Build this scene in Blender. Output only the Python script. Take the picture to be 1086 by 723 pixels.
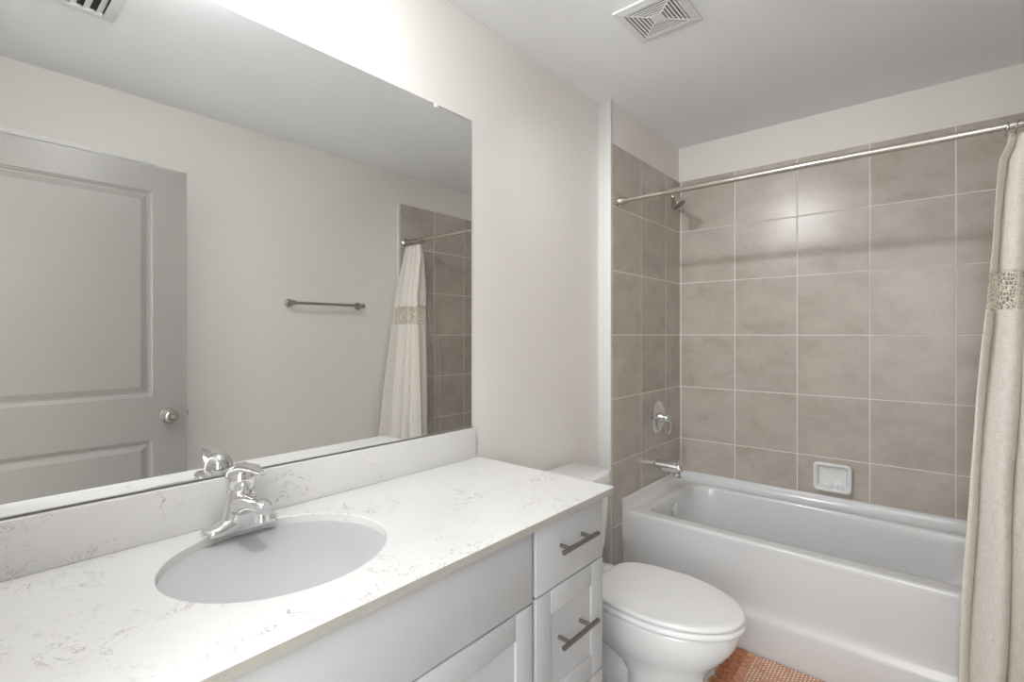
import bpy, bmesh, math, random
from math import pi, sin, cos, radians
from mathutils import Vector, Matrix

# ------------------------------------------------------------------ clear
for o in list(bpy.data.objects):
    bpy.data.objects.remove(o)
S = bpy.context.scene
C = S.collection
random.seed(4)

# ------------------------------------------------------------------ camera
cam = bpy.data.cameras.new('camera')
camo = bpy.data.objects.new('camera', cam)
C.objects.link(camo)
S.camera = camo
cam.sensor_fit = 'HORIZONTAL'
cam.sensor_width = 36.0
cam.lens = 527.94 / 1086 * 36
cam.shift_y = -6.3 / 1086
cam.clip_start = 0.01
camo.location = (1.2524, 0.0, 1.317)
camo.rotation_euler = (pi / 2, 0, radians(40.58))

# ------------------------------------------------------------------ view, world, light levels
S.view_settings.view_transform = 'Standard'
S.view_settings.look = 'None'
S.view_settings.gamma = 1.0
S.view_settings.use_curve_mapping = False
S.view_settings.exposure = 0.0
W0 = bpy.data.worlds.new('world')
S.world = W0
W0.use_nodes = True
W0.node_tree.nodes['Background'].inputs[0].default_value = (0.8, 0.82, 0.85, 1)
W0.node_tree.nodes['Background'].inputs[1].default_value = 0.3
LAMP = 102.0          # emission of the frosted lamp over the vanity
FILL_HALL = 31.0          # watts of an added fill light over the hallway behind the doorway
SPOT = 34.0          # watts of an added spot turned towards the tub to brighten the tile
FILL_DOOR = 42.0           # watts of an added fill light in the hallway, facing the doorway
S.cycles.max_bounces = 14
S.cycles.diffuse_bounces = 8
S.cycles.glossy_bounces = 8
S.cycles.transmission_bounces = 8
S.cycles.transparent_max_bounces = 12
S.cycles.caustics_reflective = True

# room measures (metres)
H = 2.44            # ceiling height
W = 1.62            # mirror wall to opposite wall
XJ = 0.0697         # face of the tiled plumbing wall
Y1 = 2.103          # where the plumbing wall steps out
Y2 = 2.930          # tiled back wall
YN = -0.02          # near wall (with the doorway)
TP = 0.308          # tile pitch
TOPT = 2.234        # top of tile
Z0 = 1.934          # a grout line height

# ------------------------------------------------------------------ material helpers
def lin(c):
    c = c / 255.0
    return c / 12.92 if c <= 0.04045 else ((c + 0.055) / 1.055) ** 2.4

class NT:
    def __init__(s, name):
        s.m = bpy.data.materials.new(name)
        s.m.use_nodes = True
        s.t = s.m.node_tree
        s.b = s.t.nodes['Principled BSDF']
        s.out = s.t.nodes['Material Output']
    def n(s, typ, **kw):
        x = s.t.nodes.new(typ)
        for k, v in kw.items():
            if k.startswith('i_'):
                x.inputs[int(k[2:])].default_value = v
            else:
                setattr(x, k, v)
        return x
    def l(s, a, b):
        s.t.links.new(a, b)
    def math(s, op, a, b=None, c=None, clamp=False):
        x = s.t.nodes.new('ShaderNodeMath'); x.operation = op; x.use_clamp = clamp
        for i, v in enumerate((a, b, c)):
            if v is None: continue
            if isinstance(v, (int, float)): x.inputs[i].default_value = v
            else: s.l(v, x.inputs[i])
        return x.outputs[0]
    def ramp(s, fac, stops):
        r = s.t.nodes.new('ShaderNodeValToRGB')
        e = r.color_ramp.elements
        while len(e) < len(stops): e.new(0.5)
        for i, (p, c) in enumerate(stops):
            e[i].position = p
            e[i].color = (c if len(c) == 4 else (*c, 1))
        s.l(fac, r.inputs[0])
        return r.outputs[0]
    def mix(s, fac, a, b):
        x = s.t.nodes.new('ShaderNodeMix'); x.data_type = 'RGBA'
        for sock, v in ((x.inputs[0], fac), (x.inputs[6], a), (x.inputs[7], b)):
            if isinstance(v, (int, float)): sock.default_value = v
            elif isinstance(v, tuple): sock.default_value = (v if len(v) == 4 else (*v, 1))
            else: s.l(v, sock)
        return x.outputs[2]
    def pos(s):
        return s.n('ShaderNodeTexCoord').outputs['Object']
    def noise(s, vec, scale, detail=2.0, rough=0.5, dist=0.0):
        x = s.n('ShaderNodeTexNoise')
        x.inputs['Scale'].default_value = scale
        x.inputs['Detail'].default_value = detail
        x.inputs['Roughness'].default_value = rough
        x.inputs['Distortion'].default_value = dist
        if vec is not None: s.l(vec, x.inputs['Vector'])
        return x.outputs['Fac']
    def bump(s, h, strength=0.2, dist=0.001):
        b = s.n('ShaderNodeBump')
        b.inputs['Strength'].default_value = strength
        b.inputs['Distance'].default_value = dist
        s.l(h, b.inputs['Height'])
        s.l(b.outputs[0], s.b.inputs['Normal'])
        return b

def plain(name, col, rough=0.5, metal=0.0, nscale=30.0, nvar=0.03, bump=0.0, bscale=200.0, coat=0.0, spec=None, bdist=0.0005):
    m = NT(name)
    p = m.pos()
    f = m.noise(p, nscale, 3)
    c1 = tuple(v * (1 - nvar) for v in col); c2 = tuple(min(1, v * (1 + nvar)) for v in col)
    m.l(m.ramp(f, [(0.3, c1), (0.7, c2)]), m.b.inputs['Base Color'])
    m.b.inputs['Roughness'].default_value = rough
    m.b.inputs['Metallic'].default_value = metal
    if coat: m.b.inputs['Coat Weight'].default_value = coat; m.b.inputs['Coat Roughness'].default_value = 0.08
    if spec is not None: m.b.inputs['Specular IOR Level'].default_value = spec
    if bump:
        m.bump(m.noise(p, bscale, 2), bump, bdist)
    return m.m

M = {}
M['wall'] = plain('wall paint', (0.79, 0.76, 0.725), 0.6, nscale=2, nvar=0.012, bump=0.25, bscale=120)
M['ceiling'] = plain('ceiling paint', (0.855, 0.87, 0.89), 0.85, nscale=2, nvar=0.012, bump=0.3, bscale=90)
M['trim'] = plain('white trim paint', (0.80, 0.79, 0.76), 0.4, nscale=4, nvar=0.01)
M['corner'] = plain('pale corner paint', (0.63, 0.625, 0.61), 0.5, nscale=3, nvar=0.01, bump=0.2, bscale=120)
M['door'] = plain('grey door paint', (0.335, 0.318, 0.302), 0.36, nscale=3, nvar=0.015, bump=0.1, bscale=160)
M['cabinet'] = plain('white cabinet lacquer', (0.50, 0.505, 0.515), 0.38, nscale=3, nvar=0.008)
M['gap'] = plain('cabinet interior', (0.30, 0.30, 0.31), 0.7)
M['porcelain'] = plain('white porcelain', (0.80, 0.80, 0.80), 0.12, nscale=3, nvar=0.004, coat=0.4)
M['seatplastic'] = plain('white seat plastic', (0.86, 0.86, 0.86), 0.25, nscale=3, nvar=0.004)
M['sinkchina'] = plain('white sink china', (0.93, 0.935, 0.94), 0.10, nscale=3, nvar=0.004, coat=0.5)
M['acrylic'] = plain('white tub acrylic', (0.70, 0.705, 0.71), 0.22, nscale=2, nvar=0.004, coat=0.2)
M['chrome'] = plain('polished chrome', (0.82, 0.82, 0.82), 0.06, 1.0, nvar=0.01)
M['nickel'] = plain('brushed nickel', (0.62, 0.58, 0.53), 0.26, 1.0, nscale=60, nvar=0.03)
M['satin'] = plain('satin nickel', (0.42, 0.40, 0.37), 0.3, 1.0, nscale=60, nvar=0.03)
M['pull'] = plain('dark steel pull', (0.22, 0.21, 0.20), 0.36, 0.8, nscale=80, nvar=0.05)
M['dark'] = plain('dark opening', (0.03, 0.03, 0.03), 0.8)
M['ventplastic'] = plain('white vent plastic', (0.74, 0.74, 0.73), 0.5, nvar=0.01)
M['terracotta'] = plain('terracotta cotton', (0.64, 0.32, 0.20), 0.9, nscale=60, nvar=0.25, bump=0.8, bscale=350, bdist=0.003)
M['fringe'] = plain('terracotta fringe yarn', (0.52, 0.22, 0.12), 0.9, nscale=90, nvar=0.35, bump=0.9, bscale=400, bdist=0.003)
M['hallwall'] = plain('hall paint', (0.80, 0.78, 0.75), 0.7, nvar=0.01)

def quartz(name, base, ocx=0.0):
    m = NT(name)
    p = m.pos()
    mp = m.n('ShaderNodeMapping'); m.l(p, mp.inputs[0])
    mp.inputs['Rotation'].default_value = (0.3, 0.2, 0.5)
    mp.inputs['Location'].default_value = (ocx, 0.4, 0.1)
    v = mp.outputs[0]
    n1 = m.noise(v, 11.0, 5, 0.62, 1.1)
    a = m.math('ABSOLUTE', m.math('SUBTRACT', n1, 0.5))
    thin = m.math('SUBTRACT', 1.0, m.math('DIVIDE', a, 0.014), clamp=True)
    n2 = m.noise(v, 5.5, 3, 0.6, 0.3)
    patch = m.math('MULTIPLY', m.math('SUBTRACT', n2, 0.47), 9.0, clamp=True)
    n3 = m.noise(v, 60.0, 3, 0.6)
    brk = m.math('MULTIPLY', m.math('SUBTRACT', n3, 0.38), 5.0, clamp=True)
    vein = m.math('MULTIPLY', m.math('MULTIPLY', thin, patch), brk)
    # fine broken specks
    n4 = m.noise(v, 34.0, 4, 0.7, 0.8)
    sp = m.math('MULTIPLY', m.math('SUBTRACT', n4, 0.60), 8.0, clamp=True)
    vein = m.math('MAXIMUM', m.math('MULTIPLY', vein, 0.9), m.math('MULTIPLY', m.math('MULTIPLY', sp, patch), 0.35))
    cl = m.noise(v, 4.0, 3, 0.6, 0.5)
    bc = m.ramp(cl, [(0.35, tuple(x * 0.965 for x in base)), (0.65, base)])
    col = m.mix(vein, bc, (0.33, 0.30, 0.27))
    m.l(col, m.b.inputs['Base Color'])
    m.b.inputs['Roughness'].default_value = 0.22
    m.b.inputs['Specular IOR Level'].default_value = 0.45
    return m.m
M['quartz'] = quartz('white veined quartz', (0.775, 0.77, 0.76))
M['quartzedge'] = quartz('shaded tan quartz edge', (0.42, 0.395, 0.355), 0.7)  # tan edge copy of the stone, its weaker light put into the colour

def tile_mat(name, ax, off, base, var):
    """square ceramic tiles; ax = horizontal axis of the wall (0 = x, 1 = y)"""
    m = NT(name)
    p = m.pos()
    sp = m.n('ShaderNodeSeparateXYZ'); m.l(p, sp.inputs[0])
    u = m.math('DIVIDE', m.math('SUBTRACT', sp.outputs[ax], off), TP)
    v = m.math('DIVIDE', m.math('SUBTRACT', sp.outputs[2], Z0), TP)
    du = m.math('ABSOLUTE', m.math('SUBTRACT', m.math('FRACT', m.math('ADD', u, 0.5)), 0.5))
    dv = m.math('ABSOLUTE', m.math('SUBTRACT', m.math('FRACT', m.math('ADD', v, 0.5)), 0.5))
    d = m.math('MULTIPLY', m.math('MINIMUM', du, dv), TP)        # metres to nearest grout centre
    g = m.math('SUBTRACT', 1.0, m.math('DIVIDE', m.math('SUBTRACT', d, 0.0021), 0.0007), clamp=True)
    cu = m.math('FLOOR', u); cv = m.math('FLOOR', v)
    cb = m.n('ShaderNodeCombineXYZ'); m.l(cu, cb.inputs[0]); m.l(cv, cb.inputs[1])
    wn = m.n('ShaderNodeTexWhiteNoise'); m.l(cb.outputs[0], wn.inputs[0])
    sc = m.n('ShaderNodeVectorMath', operation='SCALE'); m.l(wn.outputs['Color'], sc.inputs[0]); sc.inputs['Scale'].default_value = 7.0
    ad = m.n('ShaderNodeVectorMath', operation='ADD'); m.l(p, ad.inputs[0]); m.l(sc.outputs[0], ad.inputs[1])
    st = m.n('ShaderNodeMapping'); m.l(ad.outputs[0], st.inputs[0])
    st.inputs['Rotation'].default_value = (0.0, 0.7, 0.6); st.inputs['Scale'].default_value = (1, 1, 1.5)
    n1 = m.noise(st.outputs[0], 5.0, 5, 0.58, 0.25)
    n2 = m.noise(ad.outputs[0], 38, 4, 0.7, 0.3)
    f = m.math('ADD', m.math('MULTIPLY', n1, 0.75), m.math('MULTIPLY', n2, 0.25))
    c = m.ramp(f, [(0.32, tuple(x * y for x, y in zip(base, var))), (0.5, base), (0.66, tuple(min(1, x * 1.12) for x in base))])
    tone = m.math('ADD', m.math('MULTIPLY', wn.outputs['Value'], 0.06), 0.97)
    tc = m.n('ShaderNodeVectorMath', operation='SCALE'); m.l(c, tc.inputs[0]); m.l(tone, tc.inputs['Scale'])
    col = m.mix(g, tc.outputs[0], (0.72, 0.69, 0.64))
    m.l(col, m.b.inputs['Base Color'])
    m.l(m.math('ADD', m.math('MULTIPLY', g, 0.4), 0.27), m.b.inputs['Roughness'])
    hh = m.math('ADD', m.math('SUBTRACT', 1.0, m.math('DIVIDE', m.math('SUBTRACT', 0.0045, d), 0.0035), clamp=True),
                m.math('MULTIPLY', n2, 0.25))
    m.bump(hh, 0.5, 0.0012)
    return m.m
TB = (0.485, 0.435, 0.385)
M['tile_back'] = tile_mat('ceramic tile back', 0, XJ + 0.317, TB, (0.85, 0.82, 0.78))
M['tile_left'] = tile_mat('ceramic tile left', 1, Y2 - 0.1996, TB, (0.85, 0.82, 0.78))
M['tile_right'] = tile_mat('ceramic tile right', 1, Y2 - 0.185, TB, (0.85, 0.82, 0.78))

def floor_mat():
    m = NT('pale marble look floor tile')
    p = m.pos()
    sp = m.n('ShaderNodeSeparateXYZ'); m.l(p, sp.inputs[0])
    u = m.math('DIVIDE', m.math('SUBTRACT', sp.outputs[0], 0.1), 0.305)
    v = m.math('DIVIDE', m.math('SUBTRACT', sp.outputs[1], 0.05), 0.61)
    du = m.math('MULTIPLY', m.math('ABSOLUTE', m.math('SUBTRACT', m.math('FRACT', m.math('ADD', u, 0.5)), 0.5)), 0.305)
    dv = m.math('MULTIPLY', m.math('ABSOLUTE', m.math('SUBTRACT', m.math('FRACT', m.math('ADD', v, 0.5)), 0.5)), 0.61)
    g = m.math('LESS_THAN', m.math('MINIMUM', du, dv), 0.0016)
    n1 = m.noise(p, 5, 6, 0.65, 1.4)
    a = m.math('ABSOLUTE', m.math('SUBTRACT', n1, 0.5))
    vein = m.math('MULTIPLY', m.math('SUBTRACT', 1.0, m.math('DIVIDE', a, 0.035), clamp=True), 0.6)
    c = m.mix(vein, (0.66, 0.66, 0.65), (0.33, 0.33, 0.34))
    c = m.mix(g, c, (0.45, 0.44, 0.43))
    m.l(c, m.b.inputs['Base Color'])
    m.b.inputs['Roughness'].default_value = 0.3
    return m.m
M['floor'] = floor_mat()

def mirror_mat():
    m = NT('silvered mirror glass')
    p = m.pos()
    f = m.noise(p, 3, 1)
    m.l(m.ramp(f, [(0.3, (0.865, 0.875, 0.865)), (0.7, (0.87, 0.88, 0.87))]), m.b.inputs['Base Color'])
    m.b.inputs['Metallic'].default_value = 1.0
    m.b.inputs['Roughness'].default_value = 0.0
    return m.m
M['mirror'] = mirror_mat()
M['glassedge'] = plain('mirror glass edge', (0.62, 0.66, 0.63), 0.15)

def linen(name, lace=False):
    m = NT(name)
    tc = m.n('ShaderNodeTexCoord')
    uv = tc.outputs['UV']
    def stretched(sx, sy, scale):
        mp = m.n('ShaderNodeMapping'); m.l(uv, mp.inputs[0])
        mp.inputs['Scale'].default_value = (sx, sy, 1)
        return m.noise(mp.outputs[0], scale, 3, 0.6)
    a = stretched(1, 0.06, 420); b = stretched(0.06, 1, 420)
    c = stretched(1, 1, 9)
    f = m.math('ADD', m.math('MULTIPLY', a, 0.5), m.math('MULTIPLY', b, 0.5))
    col = m.ramp(f, [(0.36, (0.72, 0.65, 0.58)), (0.5, (0.86, 0.82, 0.765)), (0.62, (0.92, 0.89, 0.85))])
    if lace:
        col = m.ramp(f, [(0.36, (0.80, 0.71, 0.58)), (0.6, (0.93, 0.88, 0.79))])
    m.l(col, m.b.inputs['Base Color'])
    m.b.inputs['Roughness'].default_value = 0.9
    m.b.inputs['Specular IOR Level'].default_value = 0.1
    bp = m.bump(f, 0.6, 0.0012)
    tr = m.n('ShaderNodeBsdfTranslucent'); m.l(col, tr.inputs[0])
    mx = m.n('ShaderNodeMixShader'); mx.inputs[0].default_value = 0.22
    m.l(m.b.outputs[0], mx.inputs[1]); m.l(tr.outputs[0], mx.inputs[2])
    last = mx.outputs[0]
    if lace:
        vo = m.n('ShaderNodeTexVoronoi'); vo.feature = 'DISTANCE_TO_EDGE'
        nz = m.n('ShaderNodeTexNoise'); nz.inputs['Scale'].default_value = 60; m.l(uv, nz.inputs['Vector'])
        s_ = m.n('ShaderNodeVectorMath', operation='SCALE'); m.l(nz.outputs['Color'], s_.inputs[0]); s_.inputs['Scale'].default_value = 0.010
        ad = m.n('ShaderNodeVectorMath', operation='ADD'); m.l(uv, ad.inputs[0]); m.l(s_.outputs[0], ad.inputs[1])
        m.l(ad.outputs[0], vo.inputs['Vector']); vo.inputs['Scale'].default_value = 78
        hole = m.math('GREATER_THAN', vo.outputs['Distance'], 0.11)
        nn = m.noise(uv, 35, 1)
        hole = m.math('MULTIPLY', hole, m.math('GREATER_THAN', nn, 0.30))
        tp = m.n('ShaderNodeBsdfTransparent')
        m2 = m.n('ShaderNodeMixShader'); m.l(hole, m2.inputs[0]); m.l(last, m2.inputs[1]); m.l(tp.outputs[0], m2.inputs[2])
        last = m2.outputs[0]
    m.l(last, m.out.inputs['Surface'])
    return m.m
M['linen'] = linen('oatmeal linen weave')
M['lace'] = linen('crocheted lace', True)

def liner():
    m = NT('clear vinyl liner')
    p = m.pos()
    f = m.noise(p, 12, 2)
    m.l(m.ramp(f, [(0.3, (0.9, 0.9, 0.88)), (0.7, (0.95, 0.95, 0.94))]), m.b.inputs['Base Color'])
    m.b.inputs['Roughness'].default_value = 0.08
    tp = m.n('ShaderNodeBsdfTransparent')
    mx = m.n('ShaderNodeMixShader')
    fr = m.n('ShaderNodeFresnel'); fr.inputs[0].default_value = 1.45
    m.l(m.math('ADD', m.math('MULTIPLY', fr.outputs[0], 0.6), 0.06), mx.inputs[0])
    m.l(tp.outputs[0], mx.inputs[1]); m.l(m.b.outputs[0], mx.inputs[2]); m.l(mx.outputs[0], m.out.inputs['Surface'])
    return m.m
M['liner'] = liner()

def rug_mat():
    m = NT('woven terracotta and cream')
    p = m.pos()
    sp = m.n('ShaderNodeSeparateXYZ'); m.l(p, sp.inputs[0])
    u = m.math('DIVIDE', sp.outputs[0], 0.0125); v = m.math('DIVIDE', sp.outputs[1], 0.0165)
    row = m.math('FLOOR', u)
    odd = m.math('MULTIPLY', m.math('MODULO', m.math('ABSOLUTE', row), 2.0), 0.5)
    fu = m.math('SUBTRACT', m.math('FRACT', u), 0.5)
    fv = m.math('SUBTRACT', m.math('FRACT', m.math('ADD', v, odd)), 0.5)
    r = m.math('SQRT', m.math('ADD', m.math('MULTIPLY', fu, fu), m.math('MULTIPLY', m.math('MULTIPLY', fv, fv), 1.2)))
    nz = m.noise(p, 240, 2)
    dot = m.math('MULTIPLY', m.math('SUBTRACT', m.math('ADD', 0.36, m.math('MULTIPLY', m.math('SUBTRACT', nz, 0.5), 0.25)), r), 9.0, clamp=True)
    patch = m.math('MULTIPLY', m.math('SUBTRACT', m.noise(p, 22, 3), 0.30), 6.0, clamp=True)
    dot = m.math('MULTIPLY', dot, patch)
    n2 = m.noise(p, 120, 3)
    c = m.mix(n2, (0.48, 0.20, 0.11), (0.74, 0.39, 0.25))
    c = m.mix(dot, c, (0.92, 0.82, 0.73))
    m.l(c, m.b.inputs['Base Color'])
    m.b.inputs['Roughness'].default_value = 0.95
    m.bump(m.math('SUBTRACT', 1.0, r), 0.9, 0.004)
    return m.m
M['rug'] = rug_mat()

def lamp_mat(name='lit frosted glass', power=LAMP):
    m = NT(name)
    p = m.pos()
    f = m.noise(p, 6, 1)
    m.l(m.ramp(f, [(0.3, (0.955, 0.975, 1.0)), (0.7, (0.965, 0.98, 1.0))]), m.b.inputs['Emission Color'])
    m.b.inputs['Base Color'].default_value = (0.9, 0.9, 0.9, 1)
    m.b.inputs['Emission Strength'].default_value = power
    return m.m
M['lamp'] = lamp_mat()

# ------------------------------------------------------------------ mesh helpers
def tag(o, label=None, cat=None, group=None, kind=None):
    if label: o['label'] = label
    if cat: o['category'] = cat
    if group: o['group'] = group
    if kind: o['kind'] = kind
    return o

def empty(name, loc=(0, 0, 0)):
    o = bpy.data.objects.new(name, None)
    o.empty_display_size = 0.05
    C.objects.link(o)
    o.location = loc
    return o

class MB:
    """collects shapes in world space; build() links them as one mesh object"""
    def __init__(s):
        s.bm = bmesh.new()
        s.uv = None
    def face(s, vs, mi=0):
        try:
            f = s.bm.faces.new(vs); f.material_index = mi; return f
        except ValueError:
            return None
    def box(s, a, b, bev=0.0, seg=2, mi=0):
        t = bmesh.new()
        x0, y0, z0 = [min(a[i], b[i]) for i in range(3)]
        x1, y1, z1 = [max(a[i], b[i]) for i in range(3)]
        r = bmesh.ops.create_cube(t, size=1.0)
        for v in t.verts:
            v.co = Vector(((x0 + x1) / 2 + v.co.x * (x1 - x0), (y0 + y1) / 2 + v.co.y * (y1 - y0), (z0 + z1) / 2 + v.co.z * (z1 - z0)))
        if bev > 0:
            bmesh.ops.bevel(t, geom=list(t.edges), offset=bev, segments=seg, profile=0.5, affect='EDGES')
        s.merge(t, mi)
        return s
    def merge(s, t, mi=0, mat=None):
        mp = {}
        for v in t.verts:
            mp[v] = s.bm.verts.new(mat @ v.co if mat else v.co)
        for f in t.faces:
            g = s.face([mp[v] for v in f.verts], mi)
        t.free()
    def rings(s, rings, cap0=True, cap1=True, closed=True, mi=0):
        R = [[s.bm.verts.new(Vector(p)) for p in r] for r in rings]
        n = len(R[0])
        for i in range(len(R) - 1):
            for j in range(n if closed else n - 1):
                k = (j + 1) % n
                s.face([R[i][j], R[i][k], R[i + 1][k], R[i + 1][j]], mi)
        if cap0: s.face(list(reversed(R[0])), mi)
        if cap1: s.face(R[-1], mi)
        return R
    def tube(s, pts, rad, n=16, caps=True, sq=None):
        """tube along pts, rad = number or list; sq = (a,b) multiplies the two section axes"""
        pts = [Vector(p) for p in pts]
        if isinstance(rad, (int, float)): rad = [rad] * len(pts)
        rs = []
        up = None
        for i, p in enumerate(pts):
            t = (pts[min(i + 1, len(pts) - 1)] - pts[max(i - 1, 0)]).normalized()
            if up is None:
                up = Vector((0, 0, 1)) if abs(t.z) < 0.9 else Vector((0, 1, 0))
            a = t.cross(up)
            if a.length < 1e-5: a = t.cross(Vector((1, 0, 0)))
            a.normalize(); b = a.cross(t).normalized(); up = b
            ka, kb = sq if sq else (1, 1)
            rs.append([p + a * (rad[i] * ka * cos(2 * pi * k / n)) + b * (rad[i] * kb * sin(2 * pi * k / n)) for k in range(n)])
        s.rings(rs, caps, caps)
        return s
    def lathe(s, o, axis, prof, n=32):
        """prof = [(dist along axis, radius)] from origin o"""
        o = Vector(o); ax = Vector(axis).normalized()
        u = ax.orthogonal().normalized(); v = ax.cross(u)
        rs = []
        for d, r in prof:
            r = max(r, 1e-5)
            rs.append([o + ax * d + u * (r * cos(2 * pi * k / n)) + v * (r * sin(2 * pi * k / n)) for k in range(n)])
        s.rings(rs)
        return s
    def build(s, name, mat, parent=None, smooth=True, angle=35, loc=None, weld=True):
        if weld: bmesh.ops.remove_doubles(s.bm, verts=s.bm.verts, dist=1e-6)
        bmesh.ops.recalc_face_normals(s.bm, faces=s.bm.faces)
        org = Vector((0, 0, 0))
        if loc is not None:
            org = Vector(loc)
        elif parent is not None:
            org = parent.matrix_basis.translation if parent.parent is None else Vector((0, 0, 0))
        me = bpy.data.meshes.new(name)
        if parent is not None:
            off = Vector((0, 0, 0)); q = parent
            while q is not None:
                off += q.location; q = q.parent
        elif loc is not None:
            off = Vector(loc)
        else:
            off = Vector((0, 0, 0))
        for v in s.bm.verts: v.co -= off
        s.bm.to_mesh(me); s.bm.free()
        for mm in (mat if isinstance(mat, list) else [mat]): me.materials.append(mm)
        if smooth:
            for p in me.polygons: p.use_smooth = True
            try: me.set_sharp_from_angle(angle=radians(angle))
            except Exception: pass
        o = bpy.data.objects.new(name, me)
        C.objects.link(o)
        if parent is not None: o.parent = parent
        elif loc is not None: o.location = loc
        return o

def struct(name, mb, mat, **kw):
    o = mb.build(name, mat, **kw)
    o['kind'] = 'structure'
    return o

def superellipse(cx, cy, a, b, z, n=64, e=1.0, b2=None, a2=None):
    out = []
    for k in range(n):
        t = 2 * pi * k / n
        c, s_ = cos(t), sin(t)
        ax = a if c >= 0 else (a2 if a2 is not None else a)
        by = b if s_ >= 0 else (b2 if b2 is not None else b)
        out.append((cx + ax * math.copysign(abs(c) ** e, c), cy + by * math.copysign(abs(s_) ** e, s_), z))
    return out

def rrect(x0, x1, y0, y1, r, z, n=8):
    """rounded rectangle ring, r = number or 4 radii for (x1,y1),(x0,y1),(x0,y0),(x1,y0)"""
    if isinstance(r, (int, float)): r = [r] * 4
    out = []
    for (cx, cy, a0, rr) in ((x1, y1, 0, r[0]), (x0, y1, pi / 2, r[1]), (x0, y0, pi, r[2]), (x1, y0, 3 * pi / 2, r[3])):
        sx = -1 if cx == x1 else 1; sy = -1 if cy == y1 else 1
        for k in range(n + 1):
            t = a0 + pi / 2 * k / n
            out.append((cx + sx * rr + rr * cos(t), cy + sy * rr + rr * sin(t), z))
    return out

# ================================================================== ROOM SHELL
mb = MB(); mb.box((-0.12, YN - 0.12, -0.06), (W + 0.12, Y2 + 0.12, 0)); struct('floor', mb, M['floor'], smooth=False)
mb = MB(); mb.box((-0.12, YN - 0.12, H), (W + 0.12, Y2 + 0.12, H + 0.06)); struct('ceiling', mb, M['ceiling'], smooth=False)
mb = MB(); mb.box((-0.12, YN, 0), (0, Y1 + 0.01, H)); struct('wall_left', mb, M['wall'], smooth=False)
# plumbing wall steps out; its return face and corner bead are the pale strip
mb = MB(); mb.box((-0.12, Y1 + 0.002, 0), (XJ - 0.007, Y2 + 0.01, H)); struct('wall_alcove', mb, M['wall'], smooth=False)
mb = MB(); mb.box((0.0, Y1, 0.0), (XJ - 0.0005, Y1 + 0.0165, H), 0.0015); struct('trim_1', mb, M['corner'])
mb = MB(); mb.box((-0.12, Y2 + 0.007, 0), (W + 0.12, Y2 + 0.12, H)); struct('wall_back', mb, M['wall'], smooth=False)
mb = MB(); mb.box((W, YN, 0), (W + 0.12, Y2 + 0.007, H)); struct('wall_right', mb, M['wall'], smooth=False)
# tile fields
mb = MB(); mb.box((XJ - 0.007, 2.123, 0), (XJ, Y2 + 0.007, TOPT), 0.001, 1); struct('wall_tile_left', mb, M['tile_left'])
mb = MB(); mb.box((XJ - 0.004, Y2, 0), (W - 0.004, Y2 + 0.007, TOPT), 0.001, 1); struct('wall_tile_back', mb, M['tile_back'])
mb = MB(); mb.box((W - 0.012, 2.123, 0), (W, Y2 + 0.004, TOPT), 0.001, 1); struct('wall_tile_right', mb, M['tile_right'])
mb = MB(); mb.box((W - 0.013, 2.112, 0.0), (W, 2.1235, TOPT + 0.004), 0.001, 1); struct('trim_2', mb, M['trim'])
# near wall with the doorway the picture is taken from
DX0, DX1, DZ = 0.62, 1.452, 2.085
mb = MB()
mb.box((-0.12, YN - 0.12, 0), (DX0, YN, H)); mb.box((DX1, YN - 0.12, 0), (W + 0.12, YN, H)); mb.box((DX0, YN - 0.12, DZ), (DX1, YN, H))
struct('wall_near', mb, M['wall'], smooth=False)
mb = MB()
mb.box((DX0 - 0.06, YN - 0.132, 0), (DX0 + 0.004, YN - 0.12, DZ + 0.06), 0.003); mb.box((DX1 - 0.004, YN - 0.132, 0), (DX1 + 0.06, YN - 0.12, DZ + 0.06), 0.003)
mb.box((DX0 - 0.0, YN - 0.12, 0), (DX0 + 0.012, YN, DZ)); mb.box((DX1 - 0.004, YN - 0.12, 0), (DX1 + 0.0, YN, DZ))
mb.box((DX0 - 0.06, YN - 0.132, DZ), (DX1 + 0.06, YN - 0.12, DZ + 0.06), 0.003)
struct('trim_3', mb, M['trim'])
# hallway behind the doorway
mb = MB(); mb.box((-0.6, YN - 1.55, -0.06), (2.4, YN - 0.12, 0)); struct('floor_hall', mb, M['floor'], smooth=False)
mb = MB()
mb.box((-0.6, YN - 1.65, 0), (2.4, YN - 1.55, H)); mb.box((-0.7, YN - 1.55, 0), (-0.6, YN - 0.12, H)); mb.box((2.4, YN - 1.55, 0), (2.5, YN - 0.12, H))
mb.box((-0.6, YN - 0.13, 0), (-0.12, YN - 0.12, H)); mb.box((W + 0.12, YN - 0.13, 0), (2.4, YN - 0.12, H))
struct('wall_hall', mb, M['hallwall'], smooth=False)
mb = MB(); mb.box((-0.6, YN - 1.55, H), (2.4, YN - 0.12, H + 0.06)); struct('ceiling_hall', mb, M['ceiling'], smooth=False)
# baseboards
def baseboard(name, a, b, nrm):
    m_ = MB()
    ax, ay = a; bx, by = b; nx, ny = nrm
    for d, z0, z1 in ((0.014, 0, 0.075), (0.010, 0.075, 0.088)):
        m_.box((min(ax, bx) + (nx * d if nx < 0 else 0), min(ay, by) + (ny * d if ny < 0 else 0), z0),
               (max(ax, bx) + (nx * d if nx > 0 else 0), max(ay, by) + (ny * d if ny > 0 else 0), z1), 0.002)
    struct(name, m_, M['trim'])
baseboard('baseboard_left', (0, 1.262), (0, 2.103), (1, 0))
baseboard('baseboard_right', (W, 0.73), (W, 2.11), (-1, 0))
baseboard('baseboard_near', (0.535, YN), (0.598, YN), (0, 1))

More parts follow.
